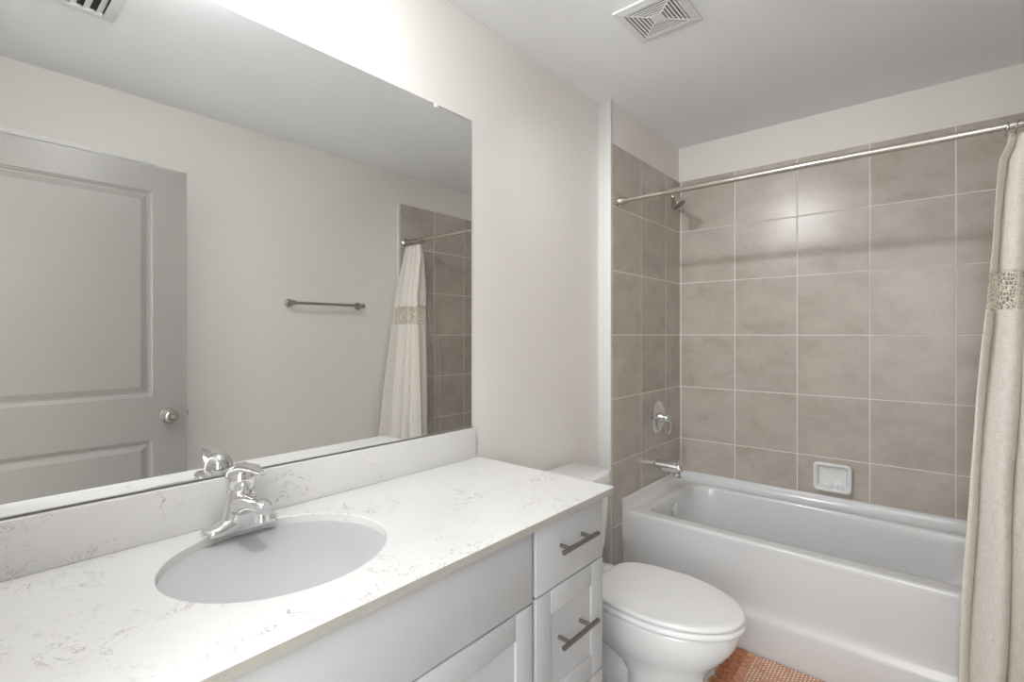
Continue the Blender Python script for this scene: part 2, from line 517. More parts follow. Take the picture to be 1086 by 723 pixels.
# ------------------------------------------------------------------ panelled doors
def panel_door(name, x, y0, y1, z0, z1, th, panels, stile, mat, parent=None, s=-1):
    """leaf in a plane of constant x; moulded face towards s*x"""
    m_ = MB()
    ys = [y0, y0 + stile, y1 - stile, y1]
    zs = [z0]
    for a, b in panels: zs += [a, b]
    zs += [z1]
    for sd in (0, 1):
        xf = x if sd == 0 else x + th * (-s)
        sg = s if sd == 0 else -s
        for i in range(3):
            for j in range(len(zs) - 1):
                if i == 1 and j % 2 == 1:
                    rs = []
                    for ins, dep in ((0, 0), (0.003, 0.004), (0.008, 0.005), (0.012, 0.010), (0.020, 0.010), (0.042, 0.002), (0.044, 0.0015)):
                        rs.append([(xf - sg * dep, yy, zz) for yy, zz in ((ys[1] + ins, zs[j] + ins), (ys[2] - ins, zs[j] + ins), (ys[2] - ins, zs[j + 1] - ins), (ys[1] + ins, zs[j + 1] - ins))])
                    m_.rings(rs, cap0=False)
                else:
                    m_.face([m_.bm.verts.new(p) for p in ((xf, ys[i], zs[j]), (xf, ys[i + 1], zs[j]), (xf, ys[i + 1], zs[j + 1]), (xf, ys[i], zs[j + 1]))])
    xb = x + th * (-s)
    for pts in (((x, y0, z0), (xb, y0, z0), (xb, y0, z1), (x, y0, z1)), ((x, y1, z0), (xb, y1, z0), (xb, y1, z1), (x, y1, z1)),
                ((x, y0, z0), (x, y1, z0), (xb, y1, z0), (xb, y0, z0)), ((x, y0, z1), (x, y1, z1), (xb, y1, z1), (xb, y0, z1))):
        m_.face([m_.bm.verts.new(p) for p in pts])
    bmesh.ops.remove_doubles(m_.bm, verts=m_.bm.verts, dist=1e-6)
    return m_.build(name, mat, parent, smooth=False)

door = panel_door('door_1', 1.412, -0.012, 0.774, 0.012, 2.069, 0.035, [(0.20, 0.852), (1.045, 1.956)], 0.132, M['door'])
tag(door, 'grey two-panel door swung open, seen in the mirror', 'door', kind='structure')
def knob(parent, x, y, z, s):
    m_ = MB()
    m_.lathe((x, y, z), (s, 0, 0), [(0, 0.032), (0.003, 0.033), (0.006, 0.031), (0.010, 0.020), (0.014, 0.012), (0.026, 0.011), (0.032, 0.016),
              (0.040, 0.0245), (0.048, 0.0275), (0.056, 0.0265), (0.062, 0.021), (0.064, 0.011), (0.0625, 0.009), (0.0625, 0.0)])
    k = m_.build('door_knob', M['satin'], parent)
    m_ = MB(); m_.lathe((x + s * 0.0622, y, z), (s, 0, 0), [(0, 0.0085), (0.002, 0.0085), (0.003, 0.006), (0.003, 0.0)], 20)
    m_.build('lock_button', M['nickel'], k)
    return k
knob(door, 1.412, 0.702, 0.953, -1)
knob(door, 1.447, 0.702, 0.953, 1)
mb = MB(); mb.box((1.4175, 0.7735, 0.925), (1.4415, 0.7755, 0.981), 0.0006); mb.box((1.4225, 0.775, 0.945), (1.4365, 0.785, 0.963), 0.002)
mb.build('latch', M['satin'], door)
for z in (0.25, 1.05, 1.82):
    mb = MB(); mb.tube([(1.408, -0.014, z - 0.04), (1.408, -0.014, z + 0.04)], 0.005, 12); mb.build('hinge', M['satin'], door)
# closet door in the opposite wall, hidden behind the open leaf except for its casing
d2 = panel_door('door_2', W - 0.006, 0.105, 0.652, 0.012, 2.075, 0.006, [(0.20, 0.865), (1.053, 1.939)], 0.10, M['trim'])
d2['kind'] = 'structure'
mb = MB()
cp = [(0.0, 0.0), (0.0, 0.010), (0.004, 0.013), (0.040, 0.015), (0.046, 0.019), (0.058, 0.020), (0.066, 0.017), (0.068, 0.012), (0.068, 0.0)]
rs = []
for (yy, zz, dy, dz) in ((0.656, 0.0, 1, 0), (0.656, 2.085, 1, 1), (0.101, 2.085, -1, 1), (0.101, 0.0, -1, 0)):
    rs.append([(W - 0.0003 - t, yy + dy * w_, zz + dz * w_) for w_, t in cp])
mb.rings(rs)
struct('trim_4', mb, M['trim'], angle=20)

# ================================================================== LAMP over the vanity (above the frame)
LX, LY = 0.38, 0.49
lamp = tag(empty('ceiling_lamp', (LX, LY, H)), 'round frosted ceiling lamp above the vanity, just out of view', 'lamp')
mb = MB(); mb.lathe((LX, LY, H), (0, 0, -1), [(0, 0.100), (0.034, 0.100), (0.036, 0.098), (0.034, 0.0945), (0.0190, 0.0945), (0.0190, 0)], 48); mb.build('lamp_base', M['nickel'], lamp)
mb = MB(); mb.lathe((LX, LY, H - 0.0195), (0, 0, -1), [(0, 0.078), (0.016, 0.083), (0.036, 0.080), (0.052, 0.068), (0.062, 0.048), (0.067, 0.022), (0.068, 0)], 48)
mb.build('lamp_shade', M['lamp'], lamp)
spx, spy = 0.30, 0.86  # added fixture, put in for its light on the tub and tile
sfx = tag(empty('added_spotlight', (spx, spy, H)), 'small metal spotlight added to brighten the tub and tile, just out of view', 'lamp')
mb = MB(); mb.lathe((spx, spy, H), (0, 0, -1), [(0, 0.045), (0.014, 0.045), (0.018, 0.040), (0.018, 0)], 32); mb.build('lamp_base', M['nickel'], sfx)
tgt = Vector((0.85, 2.93, 1.25)); spo = Vector((spx, spy, H - 0.085))
mb = MB(); ad_ = (tgt - spo).normalized()
mb.tube([(spx, spy, H - 0.017), spo - ad_ * 0.030], 0.006, 12)
mb.lathe(spo - ad_ * 0.050, ad_, [(0, 0.010), (0.004, 0.018), (0.030, 0.024), (0.046, 0.028), (0.046, 0.026), (0.032, 0.022), (0.032, 0)], 28)
mb.build('added_spot_head', M['nickel'], sfx)
sl = bpy.data.lights.new('added_spot_beam', 'SPOT'); sl.energy = SPOT; sl.color = (0.97, 0.98, 1.0); sl.spot_size = radians(84); sl.spot_blend = 0.9; sl.shadow_soft_size = 0.022
slo = bpy.data.objects.new('added_spot_beam', sl); C.objects.link(slo); slo.location = spo
slo.rotation_euler = ad_.to_track_quat('-Z', 'Y').to_euler()
# added fill lights in the unseen hallway behind the doorway
hl = bpy.data.lights.new('hall_fill', 'AREA'); hl.shape = 'RECTANGLE'; hl.size = 1.6; hl.size_y = 1.1; hl.energy = FILL_HALL; hl.color = (0.96, 0.98, 1.0)
hlo = bpy.data.objects.new('hall_fill', hl); C.objects.link(hlo); hlo.location = (1.0, -0.85, H - 0.03)
wl = bpy.data.lights.new('doorway_fill', 'AREA'); wl.shape = 'RECTANGLE'; wl.size = 1.3; wl.size_y = 1.3; wl.energy = FILL_DOOR; wl.color = (0.95, 0.98, 1.0)  # second added fill, at the hall wall facing the doorway
wlo = bpy.data.objects.new('doorway_fill', wl); C.objects.link(wlo); wlo.location = (1.72, YN - 1.535, 1.68); wlo.rotation_euler = (radians(90), 0, 0)

# ================================================================== VANITY
CT = 0.889            # top of the stone
CX = 0.556            # front edge of the stone
CF = 0.540            # cabinet fronts
CB = 0.522            # cabinet box front
VY0, VYS, VY1 = 0.0, 0.910, 1.222
SCX, SCY, SA, SB = 0.2555, 0.458, 0.192, 0.208

def shaker(m_, y0, y1, z0, z1, fr=0.058, x0=CB + 0.001, x1=CF, dep=0.0055):
    """shaker front: flat frame with recessed flat panel; hairline joints at the stiles"""
    for a, b, c, d in ((y0, y0 + fr, z0, z1), (y1 - fr, y1, z0, z1), (y0 + fr + 0.0006, y1 - fr - 0.0006, z0, z0 + fr), (y0 + fr + 0.0006, y1 - fr - 0.0006, z1 - fr, z1)):
        m_.box((x0, a, c), (x1, b, d), 0.0012, 2)
    m_.box((x0, y0 + fr - 0.004, z0 + fr - 0.004), (x1 - dep, y1 - fr + 0.004, z1 - fr + 0.004))

def pull(parent, y, z, horiz=True, L=0.158):
    m_ = MB()
    xb = CF + 0.031
    hs = 0.048
    if horiz:
        m_.tube([(xb, y - L / 2, z), (xb, y + L / 2, z)], 0.0062, 20)
        for s_ in (-1, 1): m_.tube([(CF - 0.009, y + s_ * hs, z), (xb, y + s_ * hs, z)], 0.005, 14)
    else:
        m_.tube([(xb, y, z - L / 2), (xb, y, z + L / 2)], 0.0062, 20)
        for s_ in (-1, 1): m_.tube([(CF - 0.009, y, z + s_ * hs), (xb, y, z + s_ * hs)], 0.005, 14)
    return m_.build('handle', M['pull'], parent)

# sink base cabinet
sc = tag(empty('sink_cabinet', (0.27, (VY0 + VYS) / 2, 0)), 'wide white vanity cabinet under the sink with shaker doors', 'cabinet')
mb = MB()
mb.box((0.012, VY0, 0.09), (CB, VYS - 0.001, CT - 0.019)); mb.box((0.012, VY0, 0.0), (CB - 0.07, VYS - 0.001, 0.092))
mb.build('cabinet_body', M['cabinet'], sc, smooth=False)
mb = MB(); mb.box((CB + 0.001, VY0 + 0.004, 0.699), (CF, VYS - 0.006, CT - 0.022), 0.0014); mb.build('false_front', M['cabinet'], sc)
ym = (VY0 + VYS) / 2
for i, (a, b) in enumerate(((VY0 + 0.004, ym - 0.0015), (ym + 0.0015, VYS - 0.006))):
    mb = MB(); shaker(mb, a, b, 0.10, 0.694); dd = mb.build('cabinet_door', M['cabinet'], sc)
    pull(dd, (b - 0.03) if i == 0 else (a + 0.03), 0.58, False)
# drawer bank
dc = tag(empty('drawer_cabinet', (0.27, (VYS + VY1) / 2, 0)), 'narrow white bank of drawers with dark bar pulls beside the toilet', 'cabinet')
mb = MB()
mb.box((0.012, VYS + 0.001, 0.09), (CB, VY1, CT - 0.019)); mb.box((0.012, VYS + 0.001, 0.0), (CB - 0.07, VY1, 0.092))
mb.build('cabinet_body', M['cabinet'], dc, smooth=False)
dy0, dy1 = VYS + 0.008, VY1 - 0.001
dyc = (dy0 + dy1) / 2
mb = MB(); mb.box((CB + 0.001, dy0, 0.703), (CF, dy1, CT - 0.022), 0.0014); d1 = mb.build('drawer', M['cabinet'], dc); pull(d1, dyc - 0.004, 0.795)
mb = MB(); shaker(mb, dy0, dy1, 0.394, 0.698); d_ = mb.build('drawer', M['cabinet'], dc); pull(d_, dyc - 0.004, 0.566)
mb = MB(); shaker(mb, dy0, dy1, 0.10, 0.389); d_ = mb.build('drawer', M['cabinet'], dc); pull(d_, dyc - 0.004, 0.262)

# stone top with oval cut-out
top = tag(empty('countertop', (0.278, 0.62, CT)), 'white grey-veined stone vanity top with an oval sink cut-out', 'countertop')
def slab_with_hole(y0, y1, x0, x1, z0, z1):
    m_ = MB()
    angs = [2 * pi * k / 120 for k in range(120)]
    for (xx, yy) in ((x0, y0), (x0, y1), (x1, y0), (x1, y1)):
        angs.append(math.atan2((yy - SCY) / SB, (xx - SCX) / SA) % (2 * pi))
    angs = sorted(angs)
    inner, outer = [], []
    for t in angs:
        dx, dy = SA * cos(t), SB * sin(t)
        ks = []
        if dx > 1e-9: ks.append((x1 - SCX) / dx)
        if dx < -1e-9: ks.append((x0 - SCX) / dx)
        if dy > 1e-9: ks.append((y1 - SCY) / dy)
        if dy < -1e-9: ks.append((y0 - SCY) / dy)
        k = min(ks)
        inner.append((SCX + dx, SCY + dy)); outer.append((SCX + dx * k, SCY + dy * k))
    b = 0.0018
    def grow(pts, d, inn):
        out = []
        for (x, y) in pts:
            if inn:
                v = Vector((x - SCX, y - SCY)); v = v.normalized() * d
                out.append((x + v.x, y + v.y))
            else:
                out.append((min(max(x, x0 + d), x1 - d), min(max(y, y0 + d), y1 - d)))
        return out
    seq = [(grow(inner, 0, True), z0, 0), (grow(inner, 0, True), z1 - b, 0), (grow(inner, b, True), z1, 0),
           (grow(outer, b, False), z1, 1), (grow(outer, 0, False), z1 - b, 1), (grow(outer, 0, False), z0, 0), (grow(inner, 0, True), z0, 0)]
    R = [[m_.bm.verts.new((x, y, z)) for x, y in pts] for pts, z, _ in seq]
    n = len(angs)
    for i in range(len(R) - 1):
        for j in range(n):
            k = (j + 1) % n
            m_.face([R[i][j], R[i][k], R[i + 1][k], R[i + 1][j]], 1 if i == 4 else 0)
    return m_
mb = slab_with_hole(YN + 0.006, 1.258, 0.002, CX, CT - 0.019, CT)
mb.build('stone_slab', [M['quartz'], M['quartzedge']], top, angle=25)
mb = MB(); mb.box((0.002, YN + 0.006, CT + 0.0005), (0.021, 1.243, CT + 0.1035), 0.0015); mb.build('backsplash', M['quartz'], top)

# undermount sink
sink = tag(empty('bathroom_sink', (SCX, SCY, CT - 0.02)), 'white oval undermount sink set in the vanity top', 'sink')
mb = MB()
rs = []
n = 72
for f, dz in ((1.09, -0.0195), (1.0, -0.0195), (0.985, -0.0207), (0.975, -0.0263), (0.955, -0.0439), (0.92, -0.0679), (0.86, -0.0903), (0.76, -0.1095), (0.60, -0.1231), (0.40, -0.1295), (0.2, -0.1327), (0.11, -0.1343)):
    rs.append(superellipse(SCX, SCY, (SA + 0.006) * f, (SB + 0.006) * f, CT + dz, n))
for f, dz in ((0.11, -0.1439), (0.42, -0.1399), (0.63, -0.1319), (0.80, -0.1175), (0.90, -0.0959), (0.97, -0.0679), (1.02, -0.0319), (1.09, -0.0279)):
    rs.append(superellipse(SCX, SCY, (SA + 0.006) * f, (SB + 0.006) * f, CT + dz, n))
rs.append(rs[0])
mb.rings(rs, False, False)
mb.build('sink_bowl', M['sinkchina'], sink)
mb = MB(); mb.lathe((SCX, SCY, CT - 0.141), (0, 0, 1), [(0, 0.021), (0.007, 0.021), (0.009, 0.026), (0.0105, 0.024), (0.011, 0.017), (0.008, 0.015), (0.013, 0.012), (0.014, 0)], 32)
mb.build('drain', M['chrome'], sink)

# ------------------------------------------------------------------ faucet
FX, FY = 0.070, 0.450
fa = tag(empty('faucet', (FX, FY, CT)), 'chrome single-lever faucet behind the oval sink', 'faucet')
mb = MB()
rs = []
N = 24
ys = [-0.078, -0.0775, -0.075, -0.070, -0.060, -0.050, -0.040, -0.031, -0.023, -0.012, 0, 0.012, 0.023, 0.031, 0.040, 0.050, 0.060, 0.070, 0.075, 0.0775, 0.078]
for y in ys:
    a = abs(y)
    e = max(0.0, 1 - (max(a - 0.058, 0) / 0.0205) ** 2) ** 0.5
    hw = 0.0255 * max(e, 0.03)
    hh = 0.012 + 0.034 * math.exp(-(a / 0.034) ** 2)
    if a > 0.045: hh = 0.012 + 0.034 * math.exp(-(a / 0.034) ** 2)
    hh *= (0.35 + 0.65 * e)
    ring = [(FX - hw, FY + y, CT + 0.0003), (FX + hw, FY + y, CT + 0.0003)]
    for k in range(N + 1):
        t = pi * k / N
        ring.append((FX + hw * math.copysign(abs(cos(t)) ** 0.7, cos(t)), FY + y, CT + 0.003 + hh * sin(t) ** 0.8))
    rs.append(ring)
mb.rings(rs)
mb.build('base_plate', M['chrome'], fa, angle=50)
mb = MB()
rs = []
for z, x, rx, ry in ((0.003, 0.0, 0.027, 0.044), (0.02, 0.0, 0.0275, 0.040), (0.040, 0.0, 0.028, 0.034), (0.060, 0.0, 0.028, 0.031), (0.078, -0.001, 0.0275, 0.029), (0.086, -0.001, 0.027, 0.0285), (0.0885, -0.001, 0.024, 0.025)):
    rs.append(superellipse(FX + x, FY, rx, ry, CT + z, 36))
mb.rings(rs)
# spout growing out of the column
rs = []
for x, z, w, h_ in ((0.000, 0.046, 0.029, 0.030), (0.020, 0.053, 0.027, 0.027), (0.045, 0.062, 0.0235, 0.0215), (0.070, 0.069, 0.0205, 0.017), (0.092, 0.072, 0.0190, 0.0145), (0.110, 0.071, 0.0180, 0.0135), (0.120, 0.0685, 0.0165, 0.0125), (0.126, 0.066, 0.012, 0.0095)):
    rs.append([(FX + x + 0.25 * h_ * sin(2 * pi * k / 28), FY + w * math.copysign(abs(cos(2 * pi * k / 28)) ** 0.8, cos(2 * pi * k / 28)), CT + z + h_ * math.copysign(abs(sin(2 * pi * k / 28)) ** 0.8, sin(2 * pi * k / 28))) for k in range(28)])
mb.rings(rs)
mb.build('faucet_body', M['chrome'], fa, angle=50)
mb = MB(); mb.lathe((FX + 0.108, FY, CT + 0.062), (0.12, 0, -1), [(0, 0.0125), (0.012, 0.0125), (0.0125, 0.0135), (0.022, 0.0135), (0.0235, 0.012), (0.0235, 0.009), (0.020, 0.008), (0.020, 0)], 28)
mb.build('aerator', M['chrome'], fa)
mb = MB()
mb.lathe((FX - 0.001, FY, CT + 0.0905), (0.10, 0, 1), [(0, 0.0270), (0.010, 0.0305), (0.022, 0.0315), (0.034, 0.0290), (0.044, 0.0235), (0.051, 0.0145), (0.054, 0.006), (0.055, 0)], 36)
rs = []
for x, z, w, h_ in ((-0.006, 0.122, 0.027, 0.014), (0.018, 0.132, 0.0285, 0.0125), (0.042, 0.138, 0.0245, 0.0085), (0.068, 0.139, 0.0165, 0.006), (0.092, 0.1385, 0.0105, 0.005), (0.112, 0.140, 0.0085, 0.0050), (0.121, 0.143, 0.0078, 0.0052), (0.1255, 0.146, 0.005, 0.003)):
    rs.append([(FX + x, FY + w * cos(2 * pi * k / 24), CT + z + h_ * sin(2 * pi * k / 24)) for k in range(24)])
mb.rings(rs)
mb.build('lever', M['chrome'], fa, angle=60)
mb = MB(); mb.tube([(FX - 0.034, FY, CT + 0.0), (FX - 0.034, FY, CT + 0.035)], 0.0022, 10); mb.lathe((FX - 0.034, FY, CT + 0.033), (0, 0, 1), [(0, 0.003), (0.003, 0.0055), (0.008, 0.006), (0.012, 0.004), (0.013, 0)], 16)
mb.build('pop_up_rod', M['chrome'], fa)

# ------------------------------------------------------------------ mirror
mi = tag(empty('wall_mirror', (0, 0.62, 1.53)), 'large frameless wall mirror standing on the vanity backsplash', 'mirror')
mb = MB(); mb.box((0.001, YN + 0.03, CT + 0.1065), (0.0045, 1.2385, 2.073)); mb.build('mirror_back', M['glassedge'], mi, smooth=False)
mb = MB(); mb.face([mb.bm.verts.new(p) for p in ((0.0049, YN + 0.0315, CT + 0.108), (0.0049, 1.237, CT + 0.108), (0.0049, 1.237, 2.0715), (0.0049, YN + 0.0315, 2.0715))])
mb.build('mirror_glass', M['mirror'], mi, smooth=False)
mb = MB(); mb.box((0.001, YN + 0.03, CT + 0.1037), (0.0085, 1.2385, CT + 0.1068)); mb.build('bottom_channel', M['pull'], mi, smooth=False)

for y in (0.30, 1.075):
    mb = MB(); mb.box((0.001, y - 0.007, 2.060), (0.0085, y + 0.007, 2.0755), 0.0015); mb.build('mirror_clip', M['ventplastic'], mi)

# ================================================================== TUB
TY0 = 2.214
TX0, TX1 = XJ + 0.0005, W - 0.0125
RZ = 0.460
tub = tag(empty('bathtub', (0.84, 2.57, 0)), 'white alcove bathtub with a plain apron behind the toilet', 'bathtub')
mb = MB()
rs = []
x0, x1, y0, y1 = TX0, TX1, TY0, Y2 - 0.0005
ox0, ox1, oy0, oy1 = 0.168, 1.500, 2.292, 2.872
def opn(i, z, dl=0, dr=0, df=0, db=0, r=(0.13, 0.15, 0.085, 0.10)):
    return rrect(ox0 + i + dl, ox1 - i - dr, oy0 + i + df, oy1 - i - db, list(r), z, 10)
rs.append(rrect(x0, x1, y0, y1, 0.004, RZ - 0.03, 10))
rs.append(rrect(x0, x1, y0, y1, 0.004, RZ - 0.014, 10))
rs.append(rrect(x0, x1, y0 + 0.0015, y1, 0.004, RZ - 0.007, 10))
rs.append(rrect(x0, x1, y0 + 0.006, y1, 0.004, RZ - 0.002, 10))
rs.append(rrect(x0, x1, y0 + 0.014, y1, 0.004, RZ, 10))
rs.append(opn(-0.022, RZ + 0.001))
rs.append(opn(-0.009, RZ - 0.001))
rs.append(opn(-0.002, RZ - 0.007))
rs.append(opn(0.002, RZ - 0.018))
rs.append(opn(0.006, RZ - 0.06, dr=0.02))
rs.append(opn(0.016, RZ - 0.20, dl=0.012, dr=0.09, db=0.01))
rs.append(opn(0.030, RZ - 0.30, dl=0.022, dr=0.17, db=0.015))
rs.append(opn(0.050, RZ - 0.345, dl=0.03, dr=0.20, db=0.02))
rs.append(opn(0.085, RZ - 0.365, dl=0.04, dr=0.22, db=0.02))
rs.append(opn(0.15, RZ - 0.37, dl=0.05, dr=0.25, db=0.0, r=(0.08, 0.08, 0.06, 0.06)))
mb.rings(rs, cap0=False)
mb.build('basin', M['acrylic'], tub, angle=60)
# raised tiling flange along three walls, drawn up in a soft cove
mb = MB()
prof = [(0.052, 0.0015), (0.040, 0.004), (0.030, 0.009), (0.022, 0.018), (0.016, 0.032), (0.012, 0.046), (0.009, 0.0505), (0.0, 0.0515), (0.0, -0.02)]
path = []
R_ = 0.05
def flange_ring(px, py, nx, ny):
    return [(px + nx * d, py + ny * d, RZ + z) for d, z in prof]
pp = []
for t in range(9):
    pp.append((TX0, TY0 + 0.001 + (Y2 - TY0 - 0.002) * t / 9, 1, 0))
for t in range(9):
    a = pi / 2 * t / 8
    pp.append((TX0, Y2 - 0.0005, cos(a), -sin(a)))
for t in range(1, 12):
    pp.append((TX0 + (TX1 - TX0) * t / 12, Y2 - 0.0005, 0, -1))
for t in range(9):
    a = pi / 2 * t / 8
    pp.append((TX1, Y2 - 0.0005, -sin(a), -cos(a)))
for t in range(1, 10):
    pp.append((TX1, Y2 - (Y2 - TY0 - 0.002) * t / 9, -1, 0))
rs = []
for (px, py, nx, ny) in pp:
    # in the corners sweep round so the cove is continuous
    rs.append(flange_ring(px, py, nx, ny))
# corner correction: offset point diagonally
for i, (px, py, nx, ny) in enumerate(pp):
    if abs(nx) > 1e-6 and abs(ny) > 1e-6:
        k = 1.0 / max(abs(nx), abs(ny))
        rs[i] = [(px + nx * d * (1 + (k - 1) * 0.55), py + ny * d * (1 + (k - 1) * 0.55), RZ + z) for d, z in prof]
mb.rings(rs)
mb.build('wall_flange', M['acrylic'], tub, angle=60)
mb = MB()
prof = [(TY0 + 0.012, RZ - 0.05), (TY0, RZ - 0.06), (TY0 - 0.0, RZ - 0.09), (TY0 + 0.006, RZ - 0.16), (TY0 + 0.010, 0.21), (TY0 + 0.008, 0.185), (TY0 + 0.002, 0.168), (TY0 - 0.006, 0.158), (TY0 - 0.010, 0.145),
        (TY0 - 0.010, 0.02), (TY0 - 0.008, 0.001), (TY0 + 0.03, 0.001), (TY0 + 0.03, RZ - 0.05)]
prof[0] = (TY0 + 0.03, RZ - 0.0305); prof[1] = (TY0, RZ - 0.0305)
mb.rings([[(x, y, z) for y, z in prof] for x in (TX0, TX0 + 0.002, TX1 - 0.002, TX1)])
mb.build('apron', M['acrylic'], tub, angle=70)
mb = MB()
ov = Vector((0.1845, 2.578, 0.385)); ax = Vector((1, 0, 0.10))
mb.lathe(ov, ax, [(-0.008, 0.036), (0.003, 0.037), (0.007, 0.034), (0.009, 0.020), (0.012, 0.010), (0.0125, 0)], 36)
mb.build('overflow_plate', M['chrome'], tub)
mb = MB(); mb.lathe((0.40, 2.58, RZ - 0.372), (0, 0, 1), [(0, 0.034), (0.004, 0.034), (0.006, 0.03), (0.004, 0.026), (0.010, 0.020), (0.012, 0)], 32)
mb.build('drain', M['chrome'], tub)

# spout
SP = empty('tub_spout', (XJ, 2.610, 0.606)); tag(SP, 'chrome bathtub spout on the tiled wall above the tub', 'spout')
mb = MB()
mb.lathe((XJ + 0.0003, 2.610, 0.607), (1, 0, 0), [(0, 0.036), (0.004, 0.0365), (0.007, 0.033), (0.007, 0)], 32)
rs = []
for x, z, r, fl in ((0.003, 0.607, 0.0310, 1), (0.03, 0.607, 0.0310, 1), (0.07, 0.6055, 0.0305, 1), (0.105, 0.603, 0.030, 1), (0.128, 0.600, 0.0300, 1), (0.138, 0.598, 0.029, 1), (0.143, 0.597, 0.025, 1)):
    rs.append([(XJ + x, 2.610 + r * cos(2 * pi * k / 28), z + r * sin(2 * pi * k / 28)) for k in range(28)])
mb.rings(rs)
mb.lathe((XJ + 0.117, 2.610, 0.592), (0.1, 0, -1), [(0, 0.024), (0.030, 0.0245), (0.038, 0.023), (0.038, 0.015), (0.024, 0.014), (0.024, 0)], 24)
mb.build('spout_body', M['chrome'], SP, angle=50)
mb = MB(); mb.lathe((XJ + 0.122, 2.610, 0.626), (0, 0, 1), [(0, 0.004), (0.010, 0.004), (0.012, 0.0075), (0.017, 0.0075), (0.019, 0.005), (0.019, 0)], 18)
mb.build('diverter_knob', M['chrome'], SP)

# valve
VV = empty('shower_valve', (XJ, 2.625, 0.862)); tag(VV, 'round chrome shower valve with curved lever above the tub spout', 'valve')
mb = MB(); mb.lathe((XJ + 0.0003, 2.625, 0.862), (1, 0, 0), [(0, 0.088), (0.003, 0.089), (0.008, 0.083), (0.012, 0.070), (0.014, 0.05), (0.015, 0.03), (0.015, 0)], 48)
mb.build('escutcheon', M['chrome'], VV, angle=60)
mb = MB()
mb.lathe((XJ + 0.013, 2.625, 0.862), (1, 0, 0), [(0, 0.030), (0.012, 0.027), (0.026, 0.022), (0.040, 0.021), (0.050, 0.018), (0.056, 0.010), (0.057, 0)], 32)
mb.tube([(XJ + 0.046, 2.625, 0.868), (XJ + 0.058, 2.630, 0.858), (XJ + 0.063, 2.640, 0.835), (XJ + 0.060, 2.650, 0.808), (XJ + 0.053, 2.657, 0.784), (XJ + 0.047, 2.660, 0.770)], [0.017, 0.018, 0.014, 0.010, 0.0075, 0.005], 18, sq=(1.0, 0.75))
mb.build('lever', M['chrome'], VV, angle=60)

# shower head
SH = empty('overhead_shower', (XJ, 2.617, 2.107)); tag(SH, 'satin metal shower head on a short arm high on the tiled wall', 'shower head')
mb = MB(); mb.lathe((XJ + 0.0003, 2.617, 2.107), (1, 0, 0), [(0, 0.030), (0.002, 0.031), (0.006, 0.027), (0.012, 0.015), (0.013, 0)], 32); mb.build('arm_flange', M['nickel'], SH)
mb = MB(); mb.tube([(XJ + 0.004, 2.617, 2.107), (XJ + 0.035, 2.617, 2.106), (XJ + 0.055, 2.617, 2.101), (XJ + 0.072, 2.617, 2.090), (XJ + 0.088, 2.617, 2.074)], 0.0085, 16); mb.build('shower_arm', M['nickel'], SH)
mb = MB()
mb.lathe((XJ + 0.080, 2.617, 2.082), (0.55, 0, -0.83), [(0, 0.011), (0.010, 0.013), (0.020, 0.014), (0.026, 0.012), (0.030, 0.015), (0.040, 0.023), (0.058, 0.034), (0.072, 0.0385), (0.080, 0.038), (0.082, 0.034), (0.079, 0.032), (0.079, 0.0)], 36)
hd = mb.build('spray_head', M['nickel'], SH)
mb = MB()
axv = Vector((0.55, 0, -0.83)).normalized(); o_ = Vector((XJ + 0.080, 2.617, 2.082)) + axv * 0.0787
mb.lathe(o_, axv, [(0, 0.0315), (0.001, 0.0315), (0.002, 0.029), (0.002, 0)], 32)
u_ = axv.orthogonal().normalized(); v_ = axv.cross(u_)
for rr, cnt in ((0.010, 6), (0.019, 12), (0.026, 18)):
    for k in range(cnt):
        a = 2 * pi * k / cnt
        mb.lathe(o_ + axv * 0.0018 + u_ * (rr * cos(a)) + v_ * (rr * sin(a)), axv, [(0, 0.0013), (0.0015, 0.001), (0.0015, 0)], 8)
mb.build('nozzle_plate', M['pull'], hd)

# soap dish
SD = empty('soap_dish', (0.853, Y2, 0.61)); tag(SD, 'white ceramic soap dish set on the back tile above the tub', 'soap dish')
def yz_ring(x0, x1, z0, z1, r, y, n=6):
    return [(p[0], y, p[1]) for p in [(a, b) for a, b, _ in rrect(x0, x1, z0, z1, r, 0, n)]]
mb = MB()
X0, X1, ZA, ZB = 0.771, 0.935, 0.540, 0.682
rs = [yz_ring(X0 + 0.012, X1 - 0.012, ZA + 0.016, ZB - 0.006, 0.016, Y2 - 0.0005),
      yz_ring(X0 + 0.004, X1 - 0.004, ZA + 0.010, ZB - 0.002, 0.020, Y2 - 0.014),
      yz_ring(X0, X1, ZA, ZB, 0.022, Y2 - 0.030),
      yz_ring(X0 + 0.002, X1 - 0.002, ZA + 0.001, ZB - 0.002, 0.021, Y2 - 0.036),
      yz_ring(X0 + 0.008, X1 - 0.008, ZA + 0.008, ZB - 0.008, 0.018, Y2 - 0.039),
      yz_ring(X0 + 0.015, X1 - 0.015, ZA + 0.016, ZB - 0.015, 0.013, Y2 - 0.036),
      yz_ring(X0 + 0.020, X1 - 0.020, ZA + 0.022, ZB - 0.020, 0.010, Y2 - 0.026),
      yz_ring(X0 + 0.025, X1 - 0.025, ZA + 0.034, ZB - 0.024, 0.008, Y2 - 0.010)]
mb.rings(rs)
mb.build('dish_body', M['porcelain'], SD, angle=60)
mb = MB()
for k in range(5):
    x = X0 + 0.038 + k * 0.022
    mb.tube([(x, Y2 - 0.012, ZA + 0.036), (x, Y2 - 0.026, ZA + 0.0275), (x, Y2 - 0.036, ZA + 0.019)], [0.003, 0.0034, 0.003], 10)
mb.build('drain_ridges', M['porcelain'], SD)

